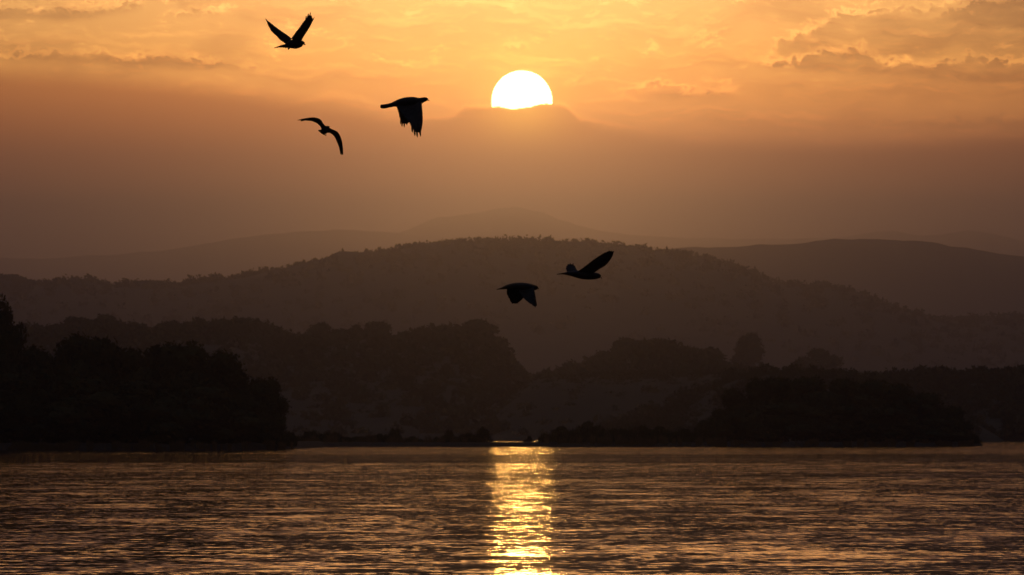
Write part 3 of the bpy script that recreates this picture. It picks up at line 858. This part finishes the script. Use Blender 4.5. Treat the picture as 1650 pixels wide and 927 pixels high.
def catmull2(sp, k_):
    A_ = np.array(sp, float); out = []
    for s in np.linspace(0, len(sp) - 1, k_):
        i = min(int(s), len(sp) - 2); f = s - i
        p0, p1, p2, p3 = A_[max(i - 1, 0)], A_[i], A_[i + 1], A_[min(i + 2, len(sp) - 1)]
        v_ = 0.5 * ((2 * p1) + (p2 - p0) * f + (2 * p0 - 5 * p1 + 4 * p2 - p3) * f * f + (3 * p1 - p0 - 3 * p2 + p3) * f ** 3)
        v_[2:] = np.maximum(v_[2:], 0.3); out.append(tuple(v_))
    return out

# upper left bird, wings raised in a V
make_bird('black bird with both wings raised in a V, highest of the five', 55,
    [(454, 75.5, 1.2, 2.5), (461, 74, 3.6, 5), (469, 71.5, 7.0, 8), (477, 71, 8.0, 8.5), (484, 70.5, 6.0, 6.5), (488, 70, 3.9, 4), (490, 70.8, 2.2, 2.4)],
    [([(470, 62, 0.02), (462, 55.5, 0.06), (452, 48.5, 0.10), (441, 40, 0.14), (433, 33.5, 0.17), (427, 28.8, 0.18)],
      [(462, 72, 0.02), (452, 65, 0.06), (444.5, 57.5, 0.10), (437, 50, 0.14), (431.5, 41.5, 0.17), (427.6, 31, 0.18)], 3.0),
     ([(486, 66, -0.02), (491, 58, -0.06), (497.5, 49, -0.10), (502.5, 41, -0.14), (504.5, 34.5, -0.16), (503.5, 27.5, -0.17)],
      [(469, 63, -0.02), (475, 55, -0.06), (482, 46.5, -0.10), (489, 37, -0.14), (494.5, 30.5, -0.16), (499, 26, -0.17)], 3.2)],
    ((490, 70.6, 0), (492.3, 73.8, 0), 1.5), ((488.2, 69), 0.7, 3.4),
    [((499, 34, -0.15), (501.4, 21.8, -0.18), 1.8), ((496.5, 34, -0.15), (498, 24, -0.18), 2.4), ((494, 38, -0.14), (494.6, 28, -0.17), 2.6),
     ((502, 40, -0.14), (507.6, 29.6, -0.17), 1.5), ((502, 40, -0.14), (504.3, 31, -0.17), 2.2),
     ((433, 38, 0.15), (426.6, 27.8, 0.19), 1.8), ((436, 43, 0.14), (429.6, 35.5, 0.18), 2.0), ((470, 74, 0.0), (463.5, 80, 0.0), 3.0)],
    [([(460, 71, 0.0), (452, 73, 0.0), (441, 77.2, 0.0)], [(462, 78, 0.02), (453, 76.8, 0.02), (441.5, 77.7, 0.02)], 2.0)])
# gull-like bird seen from behind
make_bird('slim black bird with long bent wings, banking left of the pigeon', 60,
    [(517.5, 213.8, 1.5, 1.5), (520.5, 212.2, 3.8, 3.6), (524.5, 209.2, 5.0, 5), (528, 206, 3.6, 4), (530.2, 204.3, 1.7, 2.2)],
    [([(527, 205, 0), (521, 199.5, -0.02), (516.2, 192.6, -0.05), (506, 190, -0.09), (494, 191.6, -0.14), (480, 195.3, -0.20)],
      [(518, 210, 0), (516.5, 205.5, -0.02), (511, 200, -0.05), (503, 196.8, -0.09), (493, 196.2, -0.14), (480.6, 196.2, -0.20)], 2.2),
     ([(528, 205, 0), (536, 208.5, 0.02), (544.5, 213, 0.05), (550, 224, 0.09), (552, 236, 0.14), (552.2, 247.5, 0.20)],
      [(525, 215, 0), (531, 214.6, 0.02), (537.5, 219.5, 0.05), (542.5, 229.5, 0.09), (545.5, 238, 0.14), (549.6, 248, 0.20)], 2.2)],
    ((530.0, 204.6, 0), (531.8, 203.6, 0), 0.8), ((529, 204.8), 0.5, 1.7),
    [((546, 234, 0.13), (548.5, 248.6, 0.20), 1.6), ((547, 236, 0.14), (550.2, 249.0, 0.20), 1.6), ((548, 236, 0.14), (552, 248.6, 0.20), 1.6),
     ((496, 194, -0.13), (485, 197.0, -0.18), 1.6)],
    [([(523, 206, 0.0), (518, 208.5, 0.0), (511.8, 210, 0.0)], [(530, 212.5, 0.02), (526.5, 216, 0.02), (527.8, 221.8, 0.02)], 1.8),
     ([(519, 208, 0.0), (515, 210, 0.0), (511.8, 210.2, 0.0)], [(523, 217, 0.02), (521, 217.6, 0.02), (520, 217, 0.02)], 1.8)])
# pigeon with hanging wings
make_bird('black pigeon with both wings swept straight down, nearest the sun', 50,
    [(613, 171.8, 2.8, 7), (620, 171.6, 3.6, 7), (630, 169.5, 3.4, 6), (641, 166.6, 5.8, 8), (654, 165, 8.4, 11), (667, 164.6, 8.4, 11), (676, 163.4, 5.8, 8), (682, 161, 4.2, 5.4), (686.5, 160.4, 3.5, 4.4), (689, 161.2, 1.9, 2.6)],
    [([(679, 164, -0.04), (680.5, 174, -0.08), (681.6, 186, -0.12), (681.8, 198, -0.16), (680.5, 209, -0.19), (678.5, 216, -0.20)],
      [(640, 170, -0.03), (645, 180, -0.08), (652, 190, -0.12), (659, 199, -0.16), (663.5, 208, -0.19), (668, 215, -0.20)], 3.6),
     ([(672, 168, 0.04), (670, 178, 0.08), (667, 186, 0.12), (662, 193, 0.15), (656, 198, 0.17)],
      [(638, 170, 0.03), (641, 179, 0.08), (642.5, 186, 0.12), (644, 193, 0.15), (646, 198.5, 0.17)], 3.2)],
    ((688.6, 160.8, 0), (692.6, 163.4, 0), 1.3), ((686.8, 159.6), 0.7, 4.0),
    [((676, 200, -0.17), (678.3, 222.6, -0.22), 3.2), ((671, 200, -0.17), (673.2, 224, -0.22), 3.2), ((668, 200, -0.16), (669.2, 221.6, -0.22), 3.2),
     ((664, 198, -0.16), (665.2, 216, -0.21), 3.2),
     ((650, 186, 0.12), (651, 203.8, 0.19), 2.8), ((648, 186, 0.12), (647, 202.8, 0.19), 2.6), ((654, 186, 0.12), (655, 200.6, 0.18), 2.8), ((646, 186, 0.12), (644.6, 199, 0.18), 2.4)],
    [])
# bird low before the hill, wings down
make_bird('black bird with both wings lowered, left of the pair before the hill', 55,
    [(800, 466.6, 0.6, 2), (808, 465, 1.6, 4), (817, 462.8, 3.6, 6), (828, 462, 5.8, 9), (840, 462, 6.4, 10), (851, 462.6, 5.8, 8), (859, 463.6, 4.9, 6), (864, 464, 3.5, 4), (866.4, 464.6, 2.0, 2.4)],
    [([(860, 463, -0.03), (861.6, 471, -0.07), (863.2, 479, -0.11), (864.2, 487, -0.14), (864.6, 492.5, -0.16)],
      [(834, 466, -0.03), (840, 477, -0.07), (847.5, 485, -0.11), (855, 491, -0.14), (861.5, 495.8, -0.16)], 3.0),
     ([(852, 465, 0.03), (850, 472, 0.07), (845, 478.5, 0.11), (838.5, 485, 0.14), (833, 488.6, 0.16)],
      [(817, 465, 0.03), (816.2, 473, 0.07), (819.5, 480, 0.11), (822, 485.5, 0.14), (825, 488.8, 0.16)], 3.0)],
    ((866, 464.4, 0), (869.2, 467, 0), 1.3), ((863.6, 463), 0.7, 3.6),
    [((860, 480, -0.12), (862.6, 496.4, -0.17), 2.4), ((862, 480, -0.12), (864.6, 494.4, -0.17), 2.2), ((824, 476, 0.11), (825.5, 489.4, 0.17), 3.2),
     ((828, 476, 0.11), (830, 489.6, 0.17), 3.2), ((832, 476, 0.11), (834, 488.8, 0.17), 3.0)],
    [])
# bird with one long wing raised
make_bird('black bird with one long wing raised, right of the pair before the hill', 55,
    [(897, 442.2, 0.6, 2), (906, 441.2, 1.3, 3), (914, 441, 2.8, 5), (924, 441.4, 5.0, 8), (937, 443.2, 6.8, 10), (949, 444.2, 6.8, 10), (958, 444.8, 5.6, 7), (964, 445, 4.4, 5), (967.4, 446.6, 2.6, 3)],
    [([(957, 440, -0.03), (966, 434, -0.07), (975.5, 428.5, -0.11), (983, 420, -0.15), (987.5, 411.5, -0.18), (988, 406.5, -0.20)],
      [(930, 438, -0.03), (942, 429.5, -0.07), (953, 420.6, -0.11), (965, 412.2, -0.15), (975, 407, -0.18), (981, 405.6, -0.20)], 3.2),
     ([(934, 440, 0.03), (929.5, 434.5, 0.07), (927.4, 430, 0.10), (925.2, 427, 0.12)],
      [(914.5, 440, 0.03), (911.8, 433, 0.07), (912.8, 428, 0.10), (917, 425, 0.12)], 2.8)],
    ((967, 446.2, 0), (970, 449.6, 0), 1.6), ((964.4, 443.6), 0.7, 4.4),
    [((978, 418, -0.16), (988.6, 405.8, -0.21), 2.4), ((975, 418, -0.16), (985.4, 405.0, -0.21), 2.4), ((972, 418, -0.16), (981.6, 404.8, -0.21), 2.4),
     ((918, 434, 0.07), (915.2, 424.8, 0.12), 2.6), ((920, 434, 0.07), (918.8, 423.2, 0.12), 2.2), ((922, 434, 0.07), (923.8, 423.6, 0.12), 2.2), ((924, 436, 0.07), (926.6, 427.6, 0.12), 2.2)],
    [])

# ------------------------------------------------------------------ haze over lake and hills
hx, hy0, hy1, hz0, hz1 = 38000, -2500, 35500, -2.2, 1150
hv = [(x, y, z) for z in (hz0, hz1) for y in (hy0, hy1) for x in (-hx, hx)]
hf = [(0, 2, 3, 1), (4, 5, 7, 6), (0, 1, 5, 4), (2, 6, 7, 3), (0, 4, 6, 2), (1, 3, 7, 5)]
M_HAZE, q = new_mat('haze_air')
pv = q.node('ShaderNodeVolumePrincipled')
pv.inputs['Color'].default_value = (0.55, 0.51, 0.96, 1)
pv.inputs['Density'].default_value = 5.7e-5
pv.inputs['Anisotropy'].default_value = 0.96
pv2 = q.node('ShaderNodeVolumePrincipled')                     # the fine bluish part of the haze, lit by the whole sky
pv2.inputs['Color'].default_value = (0.58, 0.78, 1.0, 1)
pv2.inputs['Density'].default_value = 3.0e-5
pv2.inputs['Anisotropy'].default_value = 0.0
ads = q.node('ShaderNodeAddShader'); q.l.new(pv.outputs[0], ads.inputs[0]); q.l.new(pv2.outputs[0], ads.inputs[1])
om = q.node('ShaderNodeOutputMaterial'); q.l.new(ads.outputs[0], om.inputs['Volume'])
haze = mesh_obj('haze', hv, hf, M_HAZE)
tag(haze, 'warm evening haze over the lake and hills', kind='stuff')
